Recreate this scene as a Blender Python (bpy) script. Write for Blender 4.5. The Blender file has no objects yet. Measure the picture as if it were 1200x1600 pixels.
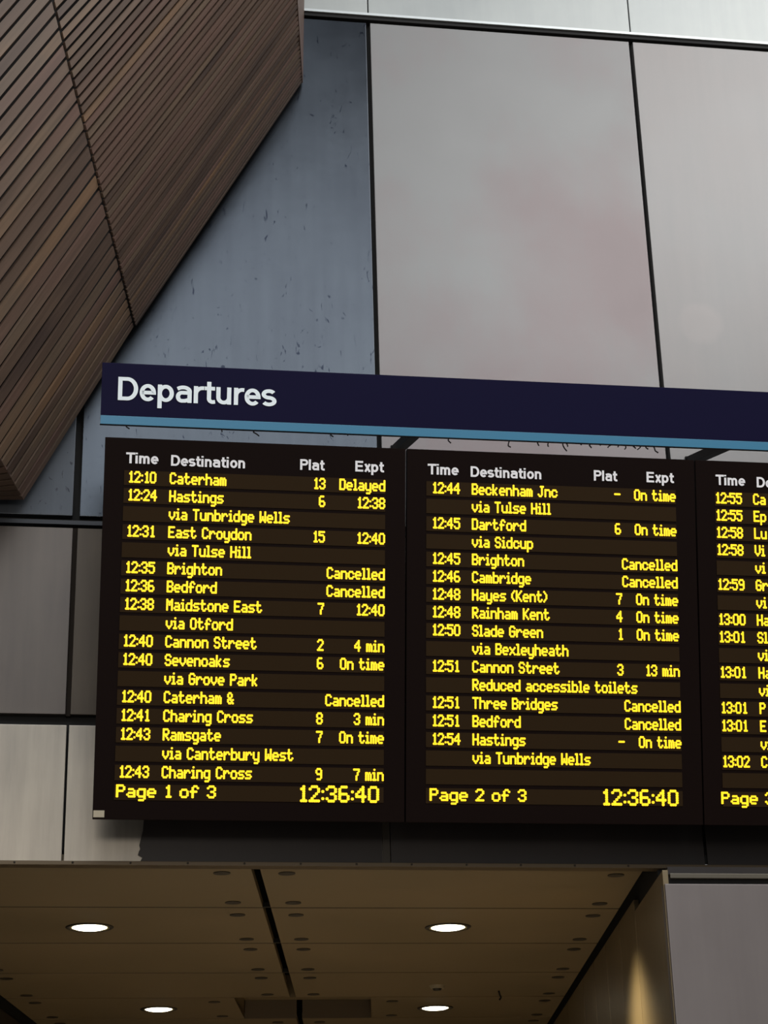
import bpy, bmesh, math, random
from mathutils import Vector, Matrix
random.seed(7)

# ---------------------------------------------------------------- camera, world, lights, exposure
SC = bpy.context.scene
COL = SC.collection
F, PITCH, YAW, ROLL, TILT = 2950.6, 0.391727, 0.15935, -0.027465, 0.207916
CAM = Vector((0, -10, 1.6))
cy, sy, cp, sp = math.cos(YAW), math.sin(YAW), math.cos(PITCH), math.sin(PITCH)
fwd = Vector((sy*cp, cy*cp, sp)); rt = Vector((cy, -sy, 0)); up = rt.cross(fwd)
cr, sr = math.cos(ROLL), math.sin(ROLL)
RT = cr*rt + sr*up; UP = -sr*rt + cr*up
cam_d = bpy.data.cameras.new('camera'); cam = bpy.data.objects.new('camera', cam_d); COL.objects.link(cam)
cam_d.sensor_width = 36; cam_d.lens = F/1600*36; cam_d.clip_end = 300
m3 = Matrix((RT, UP, -fwd)).transposed()
cam.matrix_world = Matrix.Translation(CAM) @ m3.to_4x4()
SC.camera = cam

SC.view_settings.view_transform = 'Standard'
SC.view_settings.look = 'None'
SC.view_settings.gamma = 1
SC.view_settings.exposure = 0.75
SC.cycles.use_denoising = True

world = bpy.data.worlds.new('world'); SC.world = world
world.use_nodes = True
wb = world.node_tree.nodes['Background']
wb.inputs['Strength'].default_value = 1.0
_n = world.node_tree.nodes; _l = world.node_tree.links
_tc = _n.new('ShaderNodeTexCoord'); _sx = _n.new('ShaderNodeSeparateXYZ'); _wr = _n.new('ShaderNodeValToRGB')
_mr = _n.new('ShaderNodeMapRange'); _mr.inputs[1].default_value = -1; _mr.inputs[2].default_value = 1
_l.new(_tc.outputs['Generated'], _sx.inputs[0]); _l.new(_sx.outputs['Z'], _mr.inputs[0]); _l.new(_mr.outputs[0], _wr.inputs[0]); _l.new(_wr.outputs[0], wb.inputs['Color'])
_e = _wr.color_ramp.elements
_e[0].position = 0; _e[0].color = (.05, .048, .045, 1); _e[1].position = 1; _e[1].color = (.10, .11, .12, 1)
for _p, _c in ((.5, (.16, .155, .15, 1)), (.60, (.24, .24, .24, 1)), (.70, (.26, .275, .29, 1)), (.82, (.06, .066, .075, 1))):   # lit concourse band low down, dark roof above
    _x = _e.new(_p); _x.color = _c

def area(name, loc, target, sx, sy_, watts, color=(1, 1, 1)):
    d = bpy.data.lights.new(name, 'AREA'); d.shape = 'RECTANGLE'; d.size = sx; d.size_y = sy_
    d.energy = watts; d.color = color
    o = bpy.data.objects.new(name, d); COL.objects.link(o)
    o.location = loc
    o.rotation_euler = (Vector(target)-Vector(loc)).to_track_quat('-Z', 'Y').to_euler()
    return o
area('skylight_right', (9, -9, 15), (4, 0, 8), 8, 6, 640, (1, .985, .97))
area('skylight_front', (0.5, -16, 15), (1, 0, 5), 13, 6, 640, (.92, .96, 1))
area('low_warm_fill', (-3, -15, 5), (-.5, 0, 4), 6, 1.5, 160, (1, .92, .82))  # unseen warm fill, added to brighten the lower panels

# ---------------------------------------------------------------- geometry helpers
def ray(px, py):
    return RT*((px-600)/F) - UP*((py-800)/F) + fwd
def on_y(px, py, y):
    d = ray(px, py); return CAM + d*((y-CAM.y)/d.y)
def on_z(px, py, z):
    d = ray(px, py); return CAM + d*((z-CAM.z)/d.z)
def on_plane(px, py, p0, n):
    d = ray(px, py); return CAM + d*(n.dot(p0-CAM)/n.dot(d))

def link(name, me, mat=None, parent=None):
    o = bpy.data.objects.new(name, me); COL.objects.link(o)
    if mat:
        for m in (mat if isinstance(mat, (list, tuple)) else [mat]): me.materials.append(m)
    if parent: o.parent = parent
    return o
def obj(name, bm, mat, parent=None, bevel=0, smooth=False):
    bmesh.ops.recalc_face_normals(bm, faces=bm.faces)
    if bevel:
        bmesh.ops.bevel(bm, geom=[e for e in bm.edges if len(e.link_faces) == 2 and e.calc_face_angle(0) > .5],
                        offset=bevel, segments=2, affect='EDGES', profile=.7)
    me = bpy.data.meshes.new(name); bm.to_mesh(me); bm.free()
    if smooth:
        for p in me.polygons: p.use_smooth = True
    return link(name, me, mat, parent)
def empty(name, loc, parent=None, rot=None):
    o = bpy.data.objects.new(name, None); COL.objects.link(o)
    o.location = loc; o.empty_display_size = .2
    if rot: o.rotation_euler = rot
    if parent: o.parent = parent
    return o
def tag(o, label=None, cat=None, group=None, kind=None):
    if label: o['label'] = label
    if cat: o['category'] = cat
    if group: o['group'] = group
    if kind: o['kind'] = kind
    return o
def hexa(bm, a, b):
    """a: 4 corners of one face, b: matching corners of the opposite face"""
    va = [bm.verts.new(p) for p in a]; vb = [bm.verts.new(p) for p in b]
    fs = [bm.faces.new(va), bm.faces.new(vb[::-1])]
    n = len(a)
    for i in range(n):
        j = (i+1) % n
        fs.append(bm.faces.new((va[j], va[i], vb[i], vb[j])))
    return fs
def box(bm, x0, x1, y0, y1, z0, z1):
    return hexa(bm, [(x0, y0, z0), (x1, y0, z0), (x1, y0, z1), (x0, y0, z1)],
                    [(x0, y1, z0), (x1, y1, z0), (x1, y1, z1), (x0, y1, z1)])
def bar(bm, p, q, w, h, upv=Vector((0, 0, 1))):
    p = Vector(p); q = Vector(q); d = (q-p).normalized(); s = d.cross(upv).normalized()*w/2; u = s.cross(d).normalized()*h/2
    c = lambda o: [o+s+u, o-s+u, o-s-u, o+s-u]
    return hexa(bm, c(p), c(q))
def disc(bm, c, r, z0, z1, n=28, r1=None):
    r1 = r if r1 is None else r1
    A = [(c[0]+r*math.cos(2*math.pi*i/n), c[1]+r*math.sin(2*math.pi*i/n), z0) for i in range(n)]
    B = [(c[0]+r1*math.cos(2*math.pi*i/n), c[1]+r1*math.sin(2*math.pi*i/n), z1) for i in range(n)]
    return hexa(bm, A, B)
def ring(bm, c, prof, n=40):
    """lathe of closed profile [(r,z)...] about a vertical axis"""
    rows = [[bm.verts.new((c[0]+r*math.cos(2*math.pi*i/n), c[1]+r*math.sin(2*math.pi*i/n), z)) for r, z in prof] for i in range(n)]
    k = len(prof)
    for i in range(n):
        a, b = rows[i], rows[(i+1) % n]
        for j in range(k):
            bm.faces.new((a[j], a[(j+1) % k], b[(j+1) % k], b[j]))

# ---------------------------------------------------------------- materials
def s2l(c):
    return tuple(((v/255)/12.92 if v/255 <= .04045 else ((v/255+.055)/1.055)**2.4) for v in c)
def newmat(name):
    m = bpy.data.materials.new(name); m.use_nodes = True
    nt = m.node_tree; b = nt.nodes['Principled BSDF']
    return m, nt, b
def plain(name, rgb, rough=.5, metal=0., spec=.5):
    m, nt, b = newmat(name)
    b.inputs['Base Color'].default_value = (*s2l(rgb), 1)
    b.inputs['Roughness'].default_value = rough; b.inputs['Metallic'].default_value = metal
    b.inputs['Specular IOR Level'].default_value = spec
    return m
def emis(name, rgb_lin, strength):
    m, nt, b = newmat(name)
    b.inputs['Base Color'].default_value = (0.02, .02, .02, 1)
    b.inputs['Emission Color'].default_value = (*rgb_lin, 1); b.inputs['Emission Strength'].default_value = strength
    return m
def dim(c, k=.6):
    return tuple(v*k for v in s2l(c))
def metal(name, rgb, rgb2, rough=.4, metal=.7, streak=.5, spots=0., seed=0., patch=None):
    """blotchy brushed sheet metal: clouds, vertical streaks, optional dark scuffs"""
    m, nt, b = newmat(name); N = nt.nodes; L = nt.links
    tc = N.new('ShaderNodeTexCoord')
    mp = N.new('ShaderNodeMapping'); mp.inputs['Location'].default_value = (seed, seed*1.7, seed*.6); L.new(tc.outputs['Object'], mp.inputs[0])
    n1 = N.new('ShaderNodeTexNoise'); n1.inputs['Scale'].default_value = 1.1; n1.inputs['Detail'].default_value = 5; n1.inputs['Roughness'].default_value = .55
    L.new(mp.outputs[0], n1.inputs['Vector'])
    mp2 = N.new('ShaderNodeMapping'); mp2.inputs['Scale'].default_value = (9, 9, .7); mp2.inputs['Location'].default_value = (seed, 0, seed); L.new(tc.outputs['Object'], mp2.inputs[0])
    n2 = N.new('ShaderNodeTexNoise'); n2.inputs['Scale'].default_value = 1.6; n2.inputs['Detail'].default_value = 6; n2.inputs['Roughness'].default_value = .6
    L.new(mp2.outputs[0], n2.inputs['Vector'])
    mx = N.new('ShaderNodeMix'); mx.data_type = 'FLOAT'; mx.inputs[0].default_value = streak
    L.new(n1.outputs['Fac'], mx.inputs[2]); L.new(n2.outputs['Fac'], mx.inputs[3])
    cr_ = N.new('ShaderNodeValToRGB'); e = cr_.color_ramp.elements
    e[0].position = .36; e[0].color = (*dim(rgb), 1); e[1].position = .66; e[1].color = (*dim(rgb2), 1)
    L.new(mx.outputs[0], cr_.inputs[0])
    if patch:
        px_, pz_, rad, amt = patch
        vs = N.new('ShaderNodeVectorMath'); vs.operation = 'DISTANCE'; vs.inputs[1].default_value = (px_, 0, pz_); L.new(tc.outputs['Object'], vs.inputs[0])
        dm = N.new('ShaderNodeMapRange'); dm.inputs[1].default_value = 0; dm.inputs[2].default_value = rad; dm.inputs[3].default_value = amt; dm.inputs[4].default_value = -.12 if rad > .5 else 0
        L.new(vs.outputs['Value'], dm.inputs[0])
        ad = N.new('ShaderNodeMath'); ad.operation = 'ADD'; L.new(mx.outputs[0], ad.inputs[0]); L.new(dm.outputs[0], ad.inputs[1])
        L.new(ad.outputs[0], cr_.inputs[0])
    out = cr_.outputs[0]
    if spots:
        mp3 = N.new('ShaderNodeMapping'); mp3.inputs['Scale'].default_value = (14, 14, 6); mp3.inputs['Location'].default_value = (seed*3, 0, seed); L.new(tc.outputs['Object'], mp3.inputs[0])
        n3 = N.new('ShaderNodeTexNoise'); n3.inputs['Scale'].default_value = 1.5; n3.inputs['Detail'].default_value = 3; n3.inputs['Distortion'].default_value = 2.2
        L.new(mp3.outputs[0], n3.inputs['Vector'])
        c3 = N.new('ShaderNodeValToRGB'); c3.color_ramp.elements[0].position = .66; c3.color_ramp.elements[0].color = (0, 0, 0, 1)
        c3.color_ramp.elements[1].position = .72; c3.color_ramp.elements[1].color = (spots,)*3+(1,)
        L.new(n3.outputs['Fac'], c3.inputs[0])
        m2 = N.new('ShaderNodeMix'); m2.data_type = 'RGBA'; L.new(c3.outputs[0], m2.inputs[0]); L.new(out, m2.inputs[6])
        m2.inputs[7].default_value = (*dim((38, 42, 52)), 1); out = m2.outputs[2]
    L.new(out, b.inputs['Base Color'])
    b.inputs['Metallic'].default_value = metal
    mr = N.new('ShaderNodeMapRange'); mr.inputs[3].default_value = rough-.06; mr.inputs[4].default_value = rough+.1
    L.new(n1.outputs['Fac'], mr.inputs[0]); L.new(mr.outputs[0], b.inputs['Roughness'])
    bp = N.new('ShaderNodeBump'); bp.inputs['Strength'].default_value = .05; bp.inputs['Distance'].default_value = .05
    L.new(n1.outputs['Fac'], bp.inputs['Height']); L.new(bp.outputs[0], b.inputs['Normal'])
    return m
def wood(name):
    m, nt, b = newmat(name); N = nt.nodes; L = nt.links
    at = N.new('ShaderNodeAttribute'); at.attribute_name = 'tone'
    tc = N.new('ShaderNodeTexCoord')
    # grain noise stretched along the slats (they run up to the right)
    mp = N.new('ShaderNodeMapping'); mp.vector_type = 'TEXTURE'; mp.inputs['Rotation'].default_value = (0, math.radians(-59), 0)
    mp.inputs['Scale'].default_value = (9., .35, .35); L.new(tc.outputs['Object'], mp.inputs[0])
    n = N.new('ShaderNodeTexNoise'); n.inputs['Scale'].default_value = 14; n.inputs['Detail'].default_value = 6; L.new(mp.outputs[0], n.inputs['Vector'])
    n2 = N.new('ShaderNodeTexNoise'); n2.inputs['Scale'].default_value = 1.3; n2.inputs['Detail'].default_value = 2
    ad = N.new('ShaderNodeVectorMath'); ad.operation = 'ADD'; sc = N.new('ShaderNodeVectorMath'); sc.operation = 'SCALE'; sc.inputs['Scale'].default_value = 37
    L.new(at.outputs['Color'], sc.inputs[0]); L.new(sc.outputs[0], ad.inputs[0]); L.new(tc.outputs['Object'], ad.inputs[1]); L.new(ad.outputs[0], n2.inputs['Vector'])
    mx = N.new('ShaderNodeMix'); mx.data_type = 'FLOAT'; mx.inputs[0].default_value = .45
    L.new(n2.outputs['Fac'], mx.inputs[2]); L.new(at.outputs['Fac'], mx.inputs[3])
    cr_ = N.new('ShaderNodeValToRGB'); cr = cr_.color_ramp
    cr.elements[0].position = .22; cr.elements[0].color = (*dim((78, 62, 55), .76), 1)
    cr.elements[1].position = .82; cr.elements[1].color = (*dim((140, 108, 80), .76), 1)
    for p, c in ((.42, (102, 82, 68)), (.55, (114, 88, 77)), (.66, (112, 94, 78))):
        el = cr.elements.new(p); el.color = (*dim(c, .76), 1)
    L.new(mx.outputs[0], cr_.inputs[0])
    g = N.new('ShaderNodeMapRange'); g.inputs[1].default_value = .3; g.inputs[2].default_value = .7; g.inputs[3].default_value = .82; g.inputs[4].default_value = 1.12
    L.new(n.outputs['Fac'], g.inputs[0])
    mu = N.new('ShaderNodeVectorMath'); mu.operation = 'SCALE'; L.new(cr_.outputs[0], mu.inputs[0]); L.new(g.outputs[0], mu.inputs['Scale'])
    L.new(mu.outputs[0], b.inputs['Base Color'])
    b.inputs['Roughness'].default_value = .6
    return m

M = {}
M['pink'] = metal('grey_zinc', (148, 148, 147), (153, 141, 141), .45, .4, .15, seed=1, patch=(2.75, 7.0, 1.7, .2))
M['pink_b'] = metal('grey_zinc_weathered', (141, 140, 139), (153, 149, 147), .4, .4, .2, seed=5, patch=(3.64, 7.13, .16, .5))
M['blue'] = metal('steel_blue_reflection', (68, 72, 78), (81, 86, 92), .23, 1.0, .25, .9, seed=2)  # bluish reflection on the left panels is put into the base colour
M['blue_scuffed'] = metal('steel_blue_reflection_scuffed', (74, 79, 86), (90, 95, 102), .4, .6, .3, .95, seed=9)
M['pale'] = metal('zinc_sky_reflection', (176, 181, 180), (196, 200, 197), .4, .4, .2, seed=3)  # top row's sky reflection painted as a lighter base
M['lower'] = metal('brown_grey_steel', (94, 87, 83), (110, 102, 95), .35, .6, .4, seed=4)
M['bright'] = metal('steel_bright_reflection', (160, 153, 143), (194, 185, 170), .3, .6, .5, seed=6)  # reflected brightness of the lowest row set as base colour
M['bronze_reflection'] = metal('bronze_and_reflection', (35, 26, 22), (44, 34, 28), .45, .2, .3, seed=7)  # brown metal, also carries the boards' painted reflection below them
M['lower_dark'] = metal('brown_steel', (66, 58, 50), (84, 74, 62), .35, .6, .4, seed=14)
M['ledge'] = plain('dark_ledge', (46, 49, 54), .5, .4)
M['brown_joint'] = plain('brown_joint', (36, 30, 25), .7, 0, .1)
M['pier'] = metal('grey_pier_steel', (136, 127, 124), (148, 139, 136), .5, .4, .3, seed=8)
M['reveal'] = metal('warm_steel', (150, 134, 104), (168, 150, 118), .35, .6, .4, seed=11)
M['soffit'] = metal('soffit_metal', (150, 132, 100), (160, 140, 108), .5, .2, .1, seed=12)
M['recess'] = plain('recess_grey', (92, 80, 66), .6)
M['lip'] = plain('pale_edge', (185, 190, 190), .4, .4)
M['joint'] = plain('joint_black', (12, 11, 10), .8)
M['trim'] = plain('brown_trim', (84, 70, 50), .45, .4)
M['cap'] = plain('cap_rail', (92, 86, 74), .4, .4)
M['plug'] = plain('dark_cap', (46, 39, 30), .5, .2)
M['wood'] = wood('dark_timber')
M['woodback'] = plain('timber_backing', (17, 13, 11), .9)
M['navy'] = plain('navy_enamel', (19, 17, 46), .5, 0, .06)
M['stripe'] = plain('light_blue_vinyl', (58, 122, 155), .4)
M['signtext'] = plain('pale_letters', (236, 246, 250), .5)
M['white'] = plain('white_print', (235, 233, 235), .5)
M['bezel'] = plain('black_bezel', (22, 14, 12), .5, 0, .03)
M['bezel2'] = plain('black_housing', (15, 12, 11), .5, 0, .1)
M['led_strip'] = plain('led_strip', (46, 34, 20), .6, 0, .03)
M['led'] = emis('amber_led', (1.0, .61, .005), .95)
M['lamp'] = emis('lamp_glow', (1.0, .93, .74), 5.5)
M['reflector'] = plain('lamp_reflector', (210, 200, 150), .3, .6)
M['floor'] = plain('floor_terrazzo', (150, 142, 132), .6)
M['sticker'] = plain('sticker_cream', (170, 160, 138), .5)
M['sensor'] = plain('sensor_white', (150, 140, 118), .5)

# ---------------------------------------------------------------- setting: floor, back wall
bm = bmesh.new(); box(bm, -16, 22, -26, 16, -.2, 0)
tag(obj('floor', bm, M['floor']), kind='structure')

ZB, GAP = 3.733, .014
wall = empty('wall_back', (0, .05, 0)); tag(wall, kind='structure')
def wp(o):
    o.parent = wall; o.matrix_parent_inverse = Matrix.Translation((0, -.05, 0)); return o
bm = bmesh.new(); box(bm, -9, 14, .055, .3, ZB+.07, 13)
wp(obj('backing', bm, M['joint']))
def panel(x0, x1, z0, z1, mat, label=None, y=0., name='cladding_panel', tilt=0.):
    bm = bmesh.new()
    hexa(bm, [(x0, y, z0), (x1, y, z0), (x1, y+tilt, z1), (x0, y+tilt, z1)],
         [(x0, .05, z0), (x1, .05, z0), (x1, .05+tilt, z1), (x0, .05+tilt, z1)])
    o = wp(obj(name, bm, mat, bevel=.003)); tag(o, label); return o
XS = [-5.41, -3.66, -1.905, -.155, 1.590, 3.350, 5.10, 6.85, 8.6]
upper = {-.155: ('blue', 'steel panel, blue-grey reflection in its colour, dark drip marks'), 1.590: ('pink', 'large grey panel with a pinkish cast'), 3.350: ('pink_b', 'grey panel with pale smear')}
for a, b in zip(XS, XS[1:]):
    mt, lb = upper.get(a, ('blue_scuffed' if a < 0 else 'pink', 'steel panel, blue-grey reflection in its colour, dark scuffs' if a == -1.905 else None))
    ga = .020 if a == -.155 else GAP
    gb = .020 if b == -.155 else GAP
    panel(a+ga, b-gb, 5.697, 9.222, M[mt], lb)
    panel(a+.004, b-.004, 9.285, 11.6, M['pale'], 'upper panel, pale sky reflection in its colour', y=-.012)
    panel(a+.012, b-.014, 4.535, 5.622, M['lower_dark' if a == -.155 else 'lower'], 'darker brown steel panel' if a == -.155 else None)
    bm = bmesh.new(); box(bm, b-.013, b+.011, .02, .06, 4.53, 5.63); wp(obj('joint_cover', bm, M['brown_joint']))
    if b < 1:
        panel(a+.004, b-.004, ZB, 4.474, M['bright'], 'brushed steel panel, bright reflection in its colour')
panel(-.147, 1.576, ZB, 4.474, M['bright'], 'brushed steel panel, bright reflection in its colour')
bm = bmesh.new(); box(bm, -5, 8.6, -.024, -.012, 9.266, 9.284); tag(wp(obj('lip', bm, M['lip'])), 'pale folded lip above the dark joint')
bm = bmesh.new(); box(bm, -5, 8.6, -.0105, .054, 9.24, 9.2845); wp(obj('joint_cover', bm, M['joint']))
bm = bmesh.new(); box(bm, -5, 8.6, .0, .06, 5.643, 5.668); wp(obj('ledge', bm, M['ledge']))
# boards' dark reflection in the cladding, built as a sheet with wavy left end
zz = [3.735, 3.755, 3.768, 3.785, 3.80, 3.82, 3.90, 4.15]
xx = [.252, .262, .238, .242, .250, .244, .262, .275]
def reflection_sheet(left, right, y=-.012):
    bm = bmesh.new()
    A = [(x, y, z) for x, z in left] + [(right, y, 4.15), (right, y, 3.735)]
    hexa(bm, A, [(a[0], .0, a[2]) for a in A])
    tag(wp(obj('board_reflection', bm, M['bronze_reflection'])), 'dark reflection of the boards, built as a sheet')
reflection_sheet(list(zip(xx, zz)), 1.545)
reflection_sheet([(1.592, 3.735), (1.592, 4.15)], 3.345)
reflection_sheet([(3.362, 3.735), (3.362, 4.15)], 6.8)
bm = bmesh.new(); box(bm, 1.548, 1.588, -.008, .0, 3.735, 4.15); wp(obj('joint_cover', bm, M['plug']))

# soffit edge trim with rivets
tr = empty('trim_1', (1, 0, 3.72)); tag(tr, kind='structure')
def local(o, root):
    o.parent = root; o.matrix_parent_inverse = root.matrix_basis.inverted(); return o
bm = bmesh.new(); box(bm, -5, 8, -.035, .053, 3.709, 3.731); local(obj('angle_strip', bm, M['trim'], bevel=.003), tr)
for i in range(12):
    bm = bmesh.new(); bmesh.ops.create_uvsphere(bm, u_segments=10, v_segments=6, radius=.006, matrix=Matrix.Translation((-.4+.3*i, -.036, 3.721)))
    local(obj('rivet', bm, M['plug'], smooth=True), tr)

# ---------------------------------------------------------------- setting: passage ceiling (skewed grid of metal panels)
SK = .1476
def sk(u, y): return u+SK*y
ceil = empty('ceiling', (.85, 3, ZB)); tag(ceil, kind='structure')
UL, UC, UR = -1.345, .852, 3.043
YS = [.055, 1.262, 2.489, 3.715, 4.915, 6.12, 7.33, 8.54, 9.75]
bm = bmesh.new()
hexa(bm, [(sk(UL-.6, -.0), .06, 4.12), (sk(UR+.6, 0), .06, 4.12), (sk(UR+.6, 10), 10, 4.12), (sk(UL-.6, 10), 10, 4.12)],
     [(sk(UL-.6, -.0), .06, 4.2), (sk(UR+.6, 0), .06, 4.2), (sk(UR+.6, 10), 10, 4.2), (sk(UL-.6, 10), 10, 4.2)])
local(obj('slab', bm, M['joint']), ceil)
def cpanel(u0, u1, y0, y1, caps=True):
    bm = bmesh.new()
    q = lambda z: [(sk(u0, y0), y0, z), (sk(u1, y0), y0, z), (sk(u1, y1), y1, z), (sk(u0, y1), y1, z)]
    hexa(bm, q(ZB), q(ZB+.05))
    return local(obj('ceiling_panel', bm, M['soffit'], bevel=.002), ceil)
def capdisc(u, y):
    bm = bmesh.new(); x = sk(u, y)
    disc(bm, (x, y), .047, ZB-.004, ZB+.002, 24)
    c = local(obj('fixing_cap', bm, M['plug']), ceil)
HU0, HU1 = .394, 1.463
bm = bmesh.new()
for r in range(8):
    y0, y1 = YS[r]+(.014 if r else .0), YS[r+1]-.014
    for c, (a, b) in enumerate(((UL, UC-.024), (UC+.024, UR-.03))):
        if r == 4:
            if c == 0: cpanel(a, HU0, y0, y1)
            else: cpanel(HU1, b, y0, y1)
        else:
            cpanel(a, b, y0, y1)
        for yy in (y0+.21, y1-.15):
            if c == 0: us = (UL+.19, UC-.19)
            else: us = (UC+.165, UR-.17)
            if r == 4: us = (us[0], HU0-.17) if c == 0 else (HU1+.17, us[1])
            for u in us: capdisc(u, yy)
for r in range(1, 8):
    jb = bmesh.new(); yj = YS[r]
    q = lambda z: [(sk(UL, yj-.014), yj-.014, z), (sk(UR-.03, yj-.014), yj-.014, z), (sk(UR-.03, yj+.013), yj+.013, z), (sk(UL, yj+.013), yj+.013, z)]
    if r not in (4, 5): hexa(jb, q(ZB+.003), q(ZB+.03)); local(obj('joint_strip', jb, M['joint']), ceil)
# recess where a panel is left out
rc = bmesh.new(); y0, y1 = YS[4], YS[5]-.02; h = .15
P = lambda u, y, z: (sk(u, y), y, z)
for A in ([P(HU0, y0, ZB), P(HU0, y1, ZB), P(HU0, y1, ZB+h), P(HU0, y0, ZB+h)],
          [P(HU1, y0, ZB), P(HU1, y1, ZB), P(HU1, y1, ZB+h), P(HU1, y0, ZB+h)],
          [P(HU0, y0, ZB), P(HU1, y0, ZB), P(HU1, y0, ZB+h), P(HU0, y0, ZB+h)]):
    hexa(rc, A, [(a[0], a[1]+.012, a[2]) for a in A])
local(obj('recess_side', rc, M['soffit']), ceil)
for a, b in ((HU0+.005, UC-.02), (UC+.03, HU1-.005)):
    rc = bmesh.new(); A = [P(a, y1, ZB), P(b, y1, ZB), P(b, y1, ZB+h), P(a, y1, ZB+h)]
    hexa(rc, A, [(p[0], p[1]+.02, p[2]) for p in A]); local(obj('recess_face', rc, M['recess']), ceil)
rc = bmesh.new(); A = [P(HU0, y0, ZB+h), P(HU1, y0, ZB+h), P(HU1, y1, ZB+h), P(HU0, y1, ZB+h)]
hexa(rc, A, [(p[0], p[1], p[2]+.02) for p in A]); local(obj('recess_top', rc, M['soffit']), ceil)

# downlights
def downlight(px, py, label):
    p = on_z(px, py, ZB)
    r = empty('downlight', (p.x, p.y, ZB)); tag(r, label, 'ceiling light', 'downlights in the passage ceiling')
    bm = bmesh.new(); ring(bm, (0, 0), [(.122, .0), (.122, -.006), (.142, -.008), (.148, -.002), (.148, .0)])
    obj('bezel', bm, M['plug'], r, smooth=True)
    bm = bmesh.new(); disc(bm, (0, 0), .107, -.0045, -.012, 40, .085)
    obj('lens', bm, M['lamp'], r)
    bm = bmesh.new(); ring(bm, (0, 0), [(.108, .0), (.108, -.0045), (.122, -.0065), (.122, .0)])
    obj('reflector', bm, M['reflector'], r, smooth=True)
    d = bpy.data.lights.new('downlight_beam', 'SPOT'); d.energy = 210; d.spot_size = math.radians(125); d.spot_blend = .8
    d.color = (1, .86, .6); d.shadow_soft_size = .1
    o = bpy.data.objects.new('downlight_beam', d); COL.objects.link(o); o.parent = r; o.location = (0, 0, -.03)
downlight(140, 1448.5, 'lit round downlight nearest the front on the left of the passage ceiling')
downlight(700, 1448.5, 'lit round downlight nearest the front on the right of the passage ceiling')
downlight(248, 1576.5, 'lit round downlight left of the ceiling recess, deeper in the passage')
downlight(680, 1574.5, 'lit round downlight right of the ceiling recess, deeper in the passage')
d = bpy.data.lights.new('streak_spot', 'SPOT'); d.energy = 250; d.spot_size = math.radians(118); d.spot_blend = 1.0; d.color = (1, .82, .5); d.shadow_soft_size = .12  # added spot without a fixture, makes the bright streak on the reveal
o = bpy.data.objects.new('streak_spot', d); COL.objects.link(o); o.location = (sk(UR, 1.0)-.45, 1.0, 3.69)
# smoke detector, hook
p = on_z(683, 1540, ZB)
r = empty('smoke_detector', (p.x, p.y, ZB)); tag(r, 'small pale round detector on the passage ceiling behind the front right downlight', 'smoke detector')
bm = bmesh.new(); disc(bm, (0, 0), .05, -.022, 0, 24, .06); obj('base', bm, M['sensor'], r)
bm = bmesh.new(); disc(bm, (0, 0), .028, -.036, -.0225, 20, .036); obj('sensor_cage', bm, M['plug'], r)
p = on_z(779, 1548, ZB)
bm = bmesh.new()
pts = [Vector((.02*math.sin(t*3)*(1 if t > .5 else .4), 0, -.07*t)) for t in [i/6 for i in range(7)]]
for a, b in zip(pts, pts[1:]): bar(bm, a, b, .012, .012, Vector((0, 1, 0)))
o = obj('ceiling_hook', bm, M['joint']); o.location = (p.x, p.y, ZB); tag(o, 'small dark hook hanging from the passage ceiling near the right wall', 'hook')

# ---------------------------------------------------------------- setting: passage side walls, right pier
wr = empty('wall_right', (3.3, 1, 0)); tag(wr, kind='structure')
def rpanel(y0, y1, z1, t=.03, mat='reveal', u=UR):
    bm = bmesh.new(); q = lambda o, z: [(sk(u+o, y0), y0, z), (sk(u+o, y1), y1, z)]
    a = q(0, 0)+q(0, z1)[::-1]; b = q(t, 0)+q(t, z1)[::-1]
    hexa(bm, a, b); return local(obj('reveal_panel', bm, M[mat], bevel=.002), wr)
rpanel(-.36, .80, 3.63)
for y0 in (.806, 1.55, 2.3, 3.05, 3.8, 5.0, 6.2, 7.4, 8.6): rpanel(y0, y0+(.738 if y0 < 3.6 else 1.19), 3.70)
bm = bmesh.new(); q = lambda o, z: [(sk(UR+o, .0), .0, z), (sk(UR+o, 10), 10, z)]
hexa(bm, q(.032, 0)+q(.032, 4.1)[::-1], q(.2, 0)+q(.2, 4.1)[::-1]); local(obj('backing', bm, M['joint']), wr)
xc = sk(UR, -.36)
bm = bmesh.new(); box(bm, xc+.004, xc+3.4, -.375, -.30, 0, 3.556); tag(local(obj('pier_panel', bm, M['pier'], bevel=.006), wr), 'plain grey metal panel')
def pbox(name, o, y0, y1, z0, z1, mat, bevel=0, label=None):
    bm = bmesh.new()
    q = lambda z: [(sk(UR, y0)+o, y0, z), (xc+3.4, y0, z), (xc+3.4, y1, z), (sk(UR, y1)+o, y1, z)]
    hexa(bm, q(z0), q(z1)); tag(local(obj(name, bm, M[mat], bevel=bevel), wr), label)
pbox('shadow_gap', .034, -.34, -.02, 3.55, 3.60, 'joint')
pbox('cap_rail', .04, -.372, -.02, 3.586, 3.612, 'cap', .003, 'thin brown cap rail')
pbox('cap_strip', .034, -.33, -.02, 3.614, 3.655, 'bronze_reflection')
pbox('pier_core', .10, -.29, -.02, 0, 3.55, 'joint')
wl = empty('wall_left', (-1.3, 1, 0)); tag(wl, kind='structure')
bm = bmesh.new(); q = lambda o, z: [(sk(UL+o, .0), .0, z), (sk(UL+o, 10), 10, z)]
hexa(bm, q(-.06, 0)+q(-.06, 4.1)[::-1], q(-.2, 0)+q(-.2, 4.1)[::-1]); local(obj('backing', bm, M['joint']), wl)
bm = bmesh.new(); q = lambda o, z: [(sk(UL+o, .0), .0, z), (sk(UL+o, 10), 10, z)]
hexa(bm, q(-.03, 0)+q(-.03, 3.66)[::-1], q(-.058, 0)+q(-.058, 3.66)[::-1]); local(obj('reveal_panel', bm, M['bronze_reflection']), wl)
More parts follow.
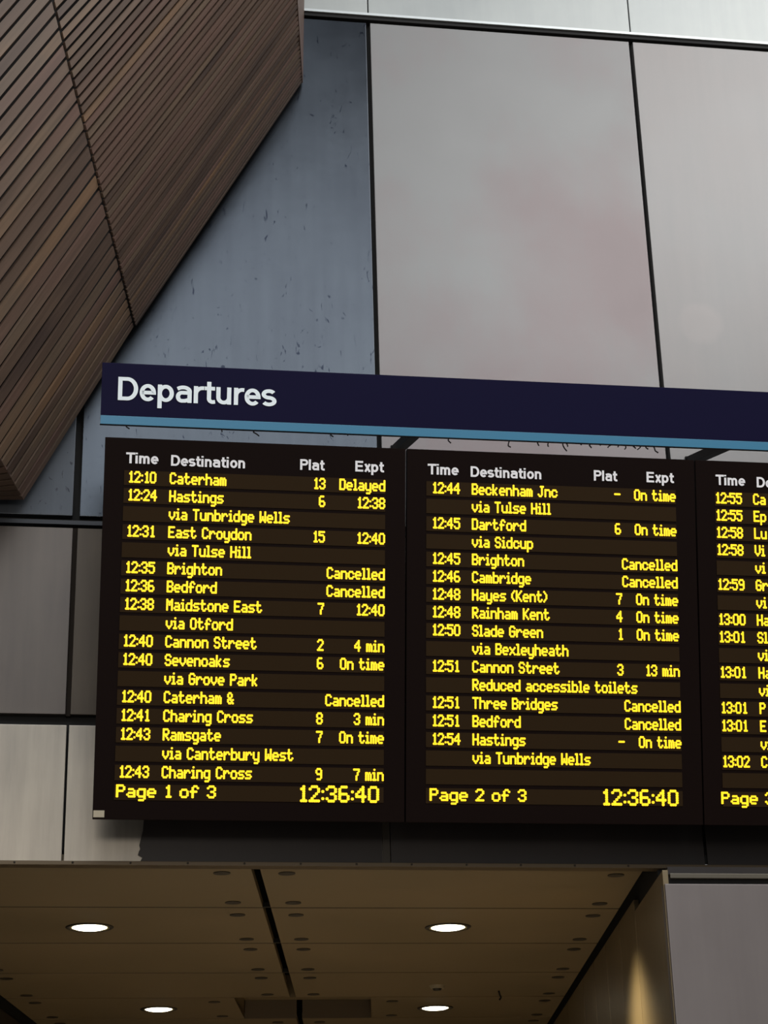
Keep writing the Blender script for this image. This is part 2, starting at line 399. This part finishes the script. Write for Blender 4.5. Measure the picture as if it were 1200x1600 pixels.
bm = bmesh.new(); box(bm, -9, UL-.03, -.0, .2, 0, ZB); local(obj('front_panel', bm, M['lower']), wl)
we = bmesh.new(); hexa(we, [P(UL-.6, 9.8, 0), P(UR+.6, 9.8, 0), P(UR+.6, 9.8, 4.2), P(UL-.6, 9.8, 4.2)], [P(UL-.6, 10, 0), P(UR+.6, 10, 0), P(UR+.6, 10, 4.2), P(UL-.6, 10, 4.2)])
tag(obj('wall_end', we, M['lower']), kind='structure')

# ---------------------------------------------------------------- timber canopy
A_, B_, C_, E_ = (85, 0), (213, 510), (472, 130), (38, 782)
DA = 393.
def depth_fn():
    ds, gs, d, g = [0.], [.07], 0., .07
    while d < 900:
        s = min(13.3, 3.6+9.6*(d/400)**.75); step = s
        d += step; g += .045*math.sqrt(max(.05, 1-(s/13.5)**2)); ds.append(d); gs.append(g)
    return ds, gs
DS, GS = depth_fn()
def g_of(d):
    if d <= 0: return GS[0]
    for i in range(len(DS)-1):
        if DS[i+1] >= d:
            t = (d-DS[i])/(DS[i+1]-DS[i]); return GS[i]+t*(GS[i+1]-GS[i])
    return GS[-1]
def seam(d): return (B_[0]+(A_[0]-B_[0])*d/DA, B_[1]+(A_[1]-B_[1])*d/DA)
def right_end(d):
    th = math.radians(55.8-9.0*min(1.2, d/DA)); s = seam(d); c, sn = math.cos(th), -math.sin(th)
    # right edge x = 472 - (130-y)*8/130
    t = ((472-(130-s[1])*.0615)-s[0])/(c-sn*.0615)
    t2 = (-420-s[1])/sn
    t = min(t, t2); return (s[0]+c*t, s[1]+sn*t)
def left_end(d):
    th = math.radians(57.2-8.0*min(1.2, d/DA)); s = seam(d); c, sn = -math.cos(th), math.sin(th)
    # end line E->F, slope (67/38)
    ex, ey, fx, fy = 38, 782, 0, 716
    dx, dy = fx-ex, fy-ey
    den = c*dy-sn*dx
    t = ((ex-s[0])*dy-(ey-s[1])*dx)/den
    t2 = (-700-s[0])/c
    t = t if 0 < t < t2 else t2
    return (s[0]+c*t, s[1]+sn*t)
canopy = empty('timber_canopy', on_y(250, 300, -.5))
tag(canopy, 'dark brown slatted timber canopy folding down across the top left corner', 'timber canopy')
def slat_run(name, spacing, e0, e1, dmax, label, gap, b0):
    bm = bmesh.new(); cl = bm.loops.layers.float_color.new('tone')
    back = bmesh.new(); prev = None
    d = 0.
    while d < dmax:
        s = spacing(d); gp = gap*(1.25-.35*min(1, d/250)); dd = [d+gp*s/2, d+s-gp*s/2]
        ga, gb = g_of(dd[0]), g_of(dd[1])
        jit = random.uniform(-.006, .006)
        pts = [on_y(*e0(dd[0]), -ga+jit), on_y(*e1(dd[0]), -ga+jit), on_y(*e1(dd[1]), -gb+jit), on_y(*e0(dd[1]), -gb+jit)]
        n = (pts[1]-pts[0]).cross(pts[3]-pts[0]).normalized()
        if n.dot(CAM-pts[0]) < 0: n = -n
        fs = hexa(bm, pts, [p-n*(.010+.018*min(1, d/350)) for p in pts])
        tone = random.random()
        for f in fs:
            for l in f.loops: l[cl] = (tone, tone, tone, 1)
        g0 = g_of(d)
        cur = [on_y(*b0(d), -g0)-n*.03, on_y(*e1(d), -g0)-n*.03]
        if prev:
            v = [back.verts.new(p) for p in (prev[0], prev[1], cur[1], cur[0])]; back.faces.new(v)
        prev = cur
        d += s
    local(tag(obj(name, bm, M['wood']), label), canopy)
    local(obj('backing_board', back, M['woodback']), canopy)
slat_run('slat_panel', lambda d: min(13.3, 3.6+9.6*(d/400)**.75), seam, right_end, 800, 'right face of narrow slats', .34, lambda d: (seam(d)[0]-4, seam(d)[1]))
def seam_l(d):
    s = seam(d); return (s[0]-4, s[1]+2)
slat_run('slat_panel', lambda d: 7+10.5*min(1, d/130)**.7, seam_l, left_end, 800, 'left face of wider slats', .26, lambda d: (seam(d)[0]+5, seam(d)[1]))
# end face turning under to the wall
bm = bmesh.new(); cl = bm.loops.layers.float_color.new('tone'); back = bmesh.new()
def end_pt(d): return on_y(*left_end(d), -g_of(d))
zE = end_pt(0)
d = 0.
while d < 520:
    st = 7+4*min(1, d/60); pts = []
    for q_ in (d+.12*st, d+.88*st):
        a = end_pt(q_); pts.append((a, Vector((a.x-.9, -.06, a.z-.02))))
    fa = [pts[0][0], pts[0][1], pts[1][1], pts[1][0]]
    n = (fa[1]-fa[0]).cross(fa[3]-fa[0]).normalized(); n = n if n.z < 0 else -n
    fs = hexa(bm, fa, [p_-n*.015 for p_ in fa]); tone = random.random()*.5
    for f in fs:
        for l in f.loops: l[cl] = (tone,)*3+(1,)
    a, b = end_pt(d), end_pt(d+st)
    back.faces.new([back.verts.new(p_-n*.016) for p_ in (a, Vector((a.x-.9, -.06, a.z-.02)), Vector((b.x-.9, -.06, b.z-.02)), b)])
    d += st
local(tag(obj('slat_panel', bm, M['wood']), 'lower end face of slats'), canopy)
local(obj('backing_board', back, M['woodback']), canopy)
# bevelled side board at the right edge
bm = bmesh.new(); cl = bm.loops.layers.float_color.new('tone'); prev = None
for k in range(0, 40):
    d = k*14.
    e = right_end(d)
    if e[1] < -410: break
    a = on_y(e[0]+1, e[1], -g_of(d)); b = on_y(473.2+(130-e[1])*.018, e[1], -.03)
    if prev:
        fs = hexa(bm, [prev[0], a, b, prev[1]], [q_+Vector((-.02, .02, 0)) for q_ in (prev[0], a, b, prev[1])])
        for f in fs:
            for l in f.loops: l[cl] = (.55, .55, .55, 1)
    prev = (a, b)
local(tag(obj('edge_board', bm, M['wood']), 'smooth edge board'), canopy)

# ---------------------------------------------------------------- boards and sign share one tilted plane
ROT = (-0 + TILT, 0, 0)
P0 = on_y(143, 1280, -.35)
UX = Vector((1, 0, 0)); VZ = Vector((0, -math.sin(TILT), math.cos(TILT))); NN = Vector((0, -math.cos(TILT), -math.sin(TILT)))
def bpt(u, v, w=0): return P0+UX*u+VZ*v+NN*w
def root_at(name, u, v): return empty(name, bpt(u, v), rot=(TILT, 0, 0))
# inside a root: x = u, z = v, y = -w
def lbox(bm, u0, u1, v0, v1, w0, w1): return box(bm, u0, u1, -w1, -w0, v0, v1)

def arc(cx, cy, rx, ry, a0, a1, n=14):
    return [(cx+rx*math.cos(math.radians(a0+(a1-a0)*i/n)), cy+ry*math.sin(math.radians(a0+(a1-a0)*i/n))) for i in range(n+1)]
def glyph(ch, w):
    """centre lines of a plain grotesque letter, cap height 1; returns (strokes, advance)"""
    h = w/2; X = .74; W = .60; ry = X/2-h; rx = W/2-h
    bowl = arc(W/2, X/2, rx, ry, 0, 360, 32)
    if ch == 'D': return [[(h, 0), (h, 1)], [(h, h), (.30, h)]+arc(.34, .5, .40-h, .5-h, -90, 90, 20)+[(h, 1-h)]], .80
    if ch == 'T': return [[(.36, 0), (.36, 1)], [(.0, 1-h), (.72, 1-h)]], .74
    if ch == 'P': return [[(h, 0), (h, 1)], [(h, 1-h), (.38, 1-h)]+arc(.40, .705, .29-h, .295-h, 90, -90, 14)+[(h, .41+h)]], .74
    if ch == 'E': return [[(h, 0), (h, 1)], [(h, h), (.66, h)], [(h, .52), (.61, .52)], [(h, 1-h), (.65, 1-h)]], .74
    if ch == 'i': return [[(h, 0), (h, X)], [(h, .86), (h, 1.0)]], w+.11
    if ch == 'l': return [[(h, 0), (h, 1)]], w+.11
    if ch == 'o': return [bowl], W+.075
    if ch == 'e': return [arc(W/2, X/2, rx, ry, -42, -180, 14)+arc(W/2, X/2, rx, ry, 180, 8, 18)[1:]+[(W-h, X/2-.0+.0), (h, X/2)]], W+.065
    if ch == 'p': return [[(h, -.28), (h, X)], bowl], W+.075
    if ch == 'n': return [[(h, 0), (h, X)], [(h, .44)]+arc(.28, .44, .28-h, X-h-.44, 180, 0, 14)+[(.56-h, 0)]], .56+.10
    if ch == 'u': return [[(.56-h, 0), (.56-h, X)], [(.56-h, .30)]+arc(.28, .30, .28-h, .30-h, 0, -180, 14)+[(h, X)]], .56+.10
    if ch == 'm': return [[(h, 0), (h, X)], [(h, .46)]+arc(.255, .46, .255-h, X-h-.46, 180, 0, 12)+[(.51-h, 0)], [(.51-h, .46)]+arc(.255+.51-w, .46, .255-h, X-h-.46, 180, 0, 12)+[(1.02-w-h, 0)]], 1.02-w+.10
    if ch == 'r': return [[(h, 0), (h, X)], [(h, .40)]+arc(.32, .40, .32-h, X-h-.40, 180, 82, 10)+[(.385, X-h-.005)]], .40
    if ch == 't': return [[(.17, .95), (.17, .22)]+arc(.17+.14, .22, .14, .22-h, 180, 270, 8)+[(.40, h+.015)], [(.0, X-h), (.39, X-h)]], .44
    if ch == 'a': return [[(.055, X-h-.07)]+arc(.27, .50, .24, X-h-.50, 140, 0, 12)+[(.51, 0)], [(.51, .43)]+arc(.22, .43-.5*(.43-h), .22-h, .5*(.43-h), 90, 270, 14)+[(.34, h+.005), (.50, .14)]], .51+h+.075
    if ch == 's':
        r1 = (X-w)/4
        return [arc(.25, X-h-r1, .215-h*.2, r1, 28, 265, 16)+arc(.25, h+r1, .225-h*.2, r1, 85, -152, 16)], .50+.07
    if ch == 'x': return [[(.09, 0), (.47, X)], [(.47, 0), (.09, X)]], .56+.03
    return [], .3
def lettering(name, txt, cap, width, w, mat, parent, u, v, wq, align='L'):
    """stroke letters of one word, scaled to the given cap height and overall width"""
    adv = 0; items = []
    for ch in txt:
        st, a = glyph(ch, w); items.append((adv, st)); adv += a
    sx = width/(adv-.07); bm = bmesh.new(); n_ = 0
    for x0, st in items:
        for line in st:
            pts = [Vector((p[0], p[1])) for p in line]
            pts = [p for k, p in enumerate(pts) if k == 0 or (p-pts[k-1]).length > 1e-4]
            closed = (pts[0]-pts[-1]).length < 1e-3
            if closed: pts = pts[:-1]
            L = []; N = len(pts)
            for k in range(N):
                if closed: a, b = pts[k-1], pts[(k+1) % N]; d0 = (pts[k]-a).normalized(); d1 = (b-pts[k]).normalized()
                else:
                    d0 = (pts[k]-pts[k-1]).normalized() if k else None; d1 = (pts[k+1]-pts[k]).normalized() if k < N-1 else None
                    d0 = d0 or d1; d1 = d1 or d0
                t = (d0+d1); t = t.normalized() if t.length > 1e-4 else d0
                m = Vector((-t.y, t.x))*(w/2)/max(.5, t.dot(d0)); L.append((pts[k]+m, pts[k]-m))
            dz = .0001*(n_ % 5); n_ += 1
            V = [[bm.verts.new((u+(x0+p.x)*sx, -wq-dz, v+p.y*cap)) for p in q_] for q_ in L]
            for k in range(N if closed else N-1):
                a, b = V[k], V[(k+1) % N]; bm.faces.new((a[0], a[1], b[1], b[0]))
    me = bpy.data.meshes.new(name); bm.to_mesh(me); bm.free()
    return link(name, me, mat, parent)

GL = {}
def G(ch, *rows): GL[ch] = rows
_f = '''
0|.###.|#...#|#...#|#...#|#...#|#...#|.###.
1|..#.|.##.|..#.|..#.|..#.|..#.|.###
2|.###.|#...#|....#|...#.|..#..|.#...|#####
3|.###.|#...#|....#|..##.|....#|#...#|.###.
4|...#.|..##.|.#.#.|#..#.|#####|...#.|...#.
5|#####|#....|####.|....#|....#|#...#|.###.
6|.###.|#....|#....|####.|#...#|#...#|.###.
7|#####|....#|...#.|...#.|..#..|..#..|..#..
8|.###.|#...#|#...#|.###.|#...#|#...#|.###.
9|.###.|#...#|#...#|.####|....#|....#|.###.
:|.|.|#|.|.|#|.
-|.....|.....|.....|#####|.....|.....|.....
(|..#|.#.|#..|#..|#..|.#.|..#
)|#..|.#.|..#|..#|..#|.#.|#..
&|.##..|#..#.|#..#.|.##..|#.#.#|#..#.|.##.#
B|####.|#...#|#...#|####.|#...#|#...#|####.
C|.###.|#...#|#....|#....|#....|#...#|.###.
D|####.|#...#|#...#|#...#|#...#|#...#|####.
E|#####|#....|#....|####.|#....|#....|#####
G|.###.|#...#|#....|#.###|#...#|#...#|.###.
H|#...#|#...#|#...#|#####|#...#|#...#|#...#
J|..###|...#.|...#.|...#.|...#.|#..#.|.##..
K|#...#|#..#.|#.#..|##...|#.#..|#..#.|#...#
L|#....|#....|#....|#....|#....|#....|#####
M|#...#|##.##|#.#.#|#.#.#|#...#|#...#|#...#
O|.###.|#...#|#...#|#...#|#...#|#...#|.###.
P|####.|#...#|#...#|####.|#....|#....|#....
R|####.|#...#|#...#|####.|#.#..|#..#.|#...#
S|.###.|#...#|#....|.###.|....#|#...#|.###.
T|#####|..#..|..#..|..#..|..#..|..#..|..#..
U|#...#|#...#|#...#|#...#|#...#|#...#|.###.
V|#...#|#...#|#...#|#...#|#...#|.#.#.|..#..
W|#...#|#...#|#...#|#.#.#|#.#.#|##.##|#...#
a|.....|.....|.###.|....#|.####|#...#|.####
b|#....|#....|####.|#...#|#...#|#...#|####.
c|.....|.....|.###.|#...#|#....|#...#|.###.
d|....#|....#|.####|#...#|#...#|#...#|.####
e|.....|.....|.###.|#...#|#####|#....|.###.
f|..##.|.#..#|.#...|####.|.#...|.#...|.#...
g|.....|.....|.####|#...#|#...#|#...#|.####|....#|.###.
h|#....|#....|####.|#...#|#...#|#...#|#...#
i|.#.|...|##.|.#.|.#.|.#.|###
k|#....|#....|#..#.|#.#..|##...|#.#..|#..#.
l|##.|.#.|.#.|.#.|.#.|.#.|###
m|.....|.....|##.#.|#.#.#|#.#.#|#.#.#|#.#.#
n|.....|.....|####.|#...#|#...#|#...#|#...#
o|.....|.....|.###.|#...#|#...#|#...#|.###.
p|.....|.....|####.|#...#|#...#|#...#|####.|#....|#....
r|.....|.....|#.##.|##..#|#....|#....|#....
s|.....|.....|.####|#....|.###.|....#|####.
t|.#...|.#...|####.|.#...|.#...|.#..#|..##.
u|.....|.....|#...#|#...#|#...#|#...#|.####
v|.....|.....|#...#|#...#|#...#|.#.#.|..#..
x|.....|.....|#...#|.#.#.|..#..|.#.#.|#...#
y|.....|.....|#...#|#...#|#...#|#...#|.####|....#|.###.
'''
for ln in _f.strip().split('\n'):
    ch, rest = ln[0], ln[2:]; GL[ch] = rest.split('|')
def led_width(s, cw):
    n = 0
    for ch in s: n += 4 if ch == ' ' else len(GL[ch][0])+1
    return (n-1)*cw
def led_text(s, u, v, cw, chh, bloat, parent, name='led_text', align='L', w=.005):
    """dot-matrix characters: one lit cell per dot, cells wide enough to run together into strokes"""
    if align == 'R': u = u-led_width(s, cw)
    if ' ' in s:                                   # each word is a mesh of its own
        for wd in s.split(' '):
            led_text(wd, u, v, cw, chh, bloat, parent, name, 'L', w); u += led_width(wd, cw)+5*cw
        return
    bm = bmesh.new(); x = u
    hw, hh = cw*.5+bloat, chh*.5+bloat*.5; k = .5
    for ch in s:
        if ch == ' ': x += 4*cw; continue
        g = GL[ch]; n = len(g[0])
        for r, row in enumerate(g):
            for c, b in enumerate(row):
                if b == '#':
                    cx_, cz_ = x+(c+.5)*cw, v+(6.5-r)*chh
                    pts = [(cx_-hw, cz_-hh*k), (cx_-hw*k, cz_-hh), (cx_+hw*k, cz_-hh), (cx_+hw, cz_-hh*k), (cx_+hw, cz_+hh*k), (cx_+hw*k, cz_+hh), (cx_-hw*k, cz_+hh), (cx_-hw, cz_+hh*k)]
                    bm.faces.new([bm.verts.new((p_[0], -w, p_[1])) for p_ in pts])
        x += (n+1)*cw
    me = bpy.data.meshes.new(name); bm.to_mesh(me); bm.free()
    return link(name, me, M['led'], parent)

BW, BH, PITCHR = 1.6275, 2.008, .0970
B1 = [('12:10', 'Caterham', '13', 'Delayed'), ('12:24', 'Hastings', '6', '12:38'), ('', 'via Tunbridge Wells', '', ''), ('12:31', 'East Croydon', '15', '12:40'),
      ('', 'via Tulse Hill', '', ''), ('12:35', 'Brighton', '', 'Cancelled'), ('12:36', 'Bedford', '', 'Cancelled'), ('12:38', 'Maidstone East', '7', '12:40'),
      ('', 'via Otford', '', ''), ('12:40', 'Cannon Street', '2', '4 min'), ('12:40', 'Sevenoaks', '6', 'On time'), ('', 'via Grove Park', '', ''),
      ('12:40', 'Caterham &', '', 'Cancelled'), ('12:41', 'Charing Cross', '8', '3 min'), ('12:43', 'Ramsgate', '7', 'On time'), ('', 'via Canterbury West', '', ''),
      ('12:43', 'Charing Cross', '9', '7 min')]
B2 = [('12:44', 'Beckenham Jnc', '-', 'On time'), ('', 'via Tulse Hill', '', ''), ('12:45', 'Dartford', '6', 'On time'), ('', 'via Sidcup', '', ''),
      ('12:45', 'Brighton', '', 'Cancelled'), ('12:46', 'Cambridge', '', 'Cancelled'), ('12:48', 'Hayes (Kent)', '7', 'On time'), ('12:48', 'Rainham Kent', '4', 'On time'),
      ('12:50', 'Slade Green', '1', 'On time'), ('', 'via Bexleyheath', '', ''), ('12:51', 'Cannon Street', '3', '13 min'), ('', 'Reduced accessible toilets', '', ''),
      ('12:51', 'Three Bridges', '', 'Cancelled'), ('12:51', 'Bedford', '', 'Cancelled'), ('12:54', 'Hastings', '-', 'On time'), ('', 'via Tunbridge Wells', '', ''), ('', '', '', '')]
B3 = [('12:55', 'Ca', '', ''), ('12:55', 'Ep', '', ''), ('12:58', 'Lu', '', ''), ('12:58', 'Vi', '', ''), ('', 'vi', '', ''), ('12:59', 'Gr', '', ''), ('', 'vi', '', ''),
      ('13:00', 'Ha', '', ''), ('13:01', 'Sl', '', ''), ('', 'vi', '', ''), ('13:01', 'Ha', '', ''), ('', 'vi', '', ''), ('13:01', 'P', '', ''), ('13:01', 'E', '', ''),
      ('', 'vi', '', ''), ('13:02', 'C', '', ''), ('', '', '', '')]
def board(i, rows, page, label, du=0.):
    r = root_at('departure_board', BW*i, 0); tag(r, label, 'departure board', 'amber LED departure boards')
    g = .004
    bm = bmesh.new(); lbox(bm, g, BW-g, 0, BH, -.05, 0); obj('bezel', bm, M['bezel'], r, bevel=.003)
    bm = bmesh.new(); lbox(bm, .26, BW-.12 if i else BW-.12, .10, BH-.08, -.16, -.051); obj('housing', bm, M['bezel2'], r)
    CW, CH, BL = .00635, .0088, .0022
    for k in range(18):
        v = 1.765-k*PITCHR if k < 17 else .113
        bm = bmesh.new(); lbox(bm, .110, 1.512, v-.014, v+.066, .0, .003)
        st = obj('led_row', bm, M['led_strip'], r)
        if k < 17:
            t, dst, pl, ex = rows[k]
            if t: led_text(t, .132+du, v, CW, CH, BL, st, 'time_text')
            if dst: led_text(dst, .352+du, v, CW, CH, BL, st, 'destination_text')
            if pl: led_text(pl, 1.184+du, v, CW, CH, BL, st, 'platform_text', 'R')
            if ex: led_text(ex, 1.510, v, CW, CH, BL, st, 'expected_text', 'R')
        else:
            led_text(page, .121+du, v, .0088, .0092, .0022, st, 'page_text')
            led_text('12:36:40', 1.486, v-.014, .01115, .0122, .0022, st, 'clock_text', 'R')
    hz = 1.868
    for wd, u0, u1, dz in (('Time', .117, .288, .001), ('Destination', .355, .752, -.004), ('Plat', 1.047, 1.178, .0), ('Expt', 1.347, 1.502, .002)):
        lettering('heading', wd, .059, u1-u0, .185, M['white'], r, u0, hz+dz, .004)
    if i == 0:
        bm = bmesh.new(); lbox(bm, .008, .064, .010, .045, 0, .002); tag(obj('sticker', bm, M['sticker'], r), 'small cream sticker')
    return r
board(0, B1, 'Page 1 of 3', 'leftmost LED board, from 12:10 Caterham, marked page 1 of 3')
board(1, B2, 'Page 2 of 3', 'middle LED board, from 12:44 Beckenham Jnc, marked page 2 of 3', .01)
board(2, B3, 'Page 3 of 3', 'rightmost LED board cut off by the frame, starting at 12:55', -.02)

# sign
sg = root_at('departures_sign', 0, 0); tag(sg, 'long navy Departures sign with light blue stripe above the LED boards', 'sign')
bm = bmesh.new(); lbox(bm, -.025, 5.6, 2.127, 2.417, -.02, .0); obj('sign_panel', bm, M['navy'], sg, bevel=.003)
bm = bmesh.new(); lbox(bm, -.025, 5.6, 2.079, 2.1265, -.02, .001); tag(obj('stripe', bm, M['stripe'], sg, bevel=.002), 'light blue stripe')
bm = bmesh.new(); lbox(bm, -.027, 5.6, 2.0755, 2.0787, -.02, .002); obj('bottom_edge', bm, M['bezel2'], sg)
lettering('lettering', 'Departures', .128, .845, .158, M['signtext'], sg, .063, 2.212, .004)
# dark strands of dirt under the lower edge
bm = bmesh.new(); rnd = random.Random(3)
for u in [.11, .62, .80, 1.22, 1.30, 1.63, 1.86, 2.2, 2.36, 2.42, 2.50, 2.52, 2.60, 2.66, 2.72, 2.78, 2.82, 2.86, 2.90, 2.94, 2.98, 3.02]:
    a = Vector((u, 0, 2.075)); n = rnd.choice((1, 2, 2, 3))
    for k in range(n):
        b = a+Vector((rnd.uniform(-.02, .02), 0, -rnd.uniform(.006, .016))); bar(bm, a, b, .006, .006, Vector((0, 1, 0))); a = b
tag(obj('dirt_strand', bm, M['bezel2'], sg), 'dark strands of dirt along the lower edge', kind='stuff')

# struts from the sign back to the wall
dv = ray(155, 1145).normalized()
for (px, py, lb) in ((652, 673, 'dark strut above the join of the left and middle LED boards'), (1143, 692, 'dark strut above the join of the middle and right LED boards')):
    p = on_plane(px, py, bpt(0, 0, -.065), NN); q = p+dv*((-.0-p.y)/dv.y)
    r = empty('support_strut', q); tag(r, lb, 'support strut', 'struts behind the Departures sign')
    bm = bmesh.new(); bar(bm, p-q, (q-q)+Vector((0, -.012, 0)), .055, .05); obj('arm', bm, M['bezel2'], r)
    bm = bmesh.new(); box(bm, -.032, .032, -.012, 0, -.03, .03); obj('wall_plate', bm, M['bezel2'], r)
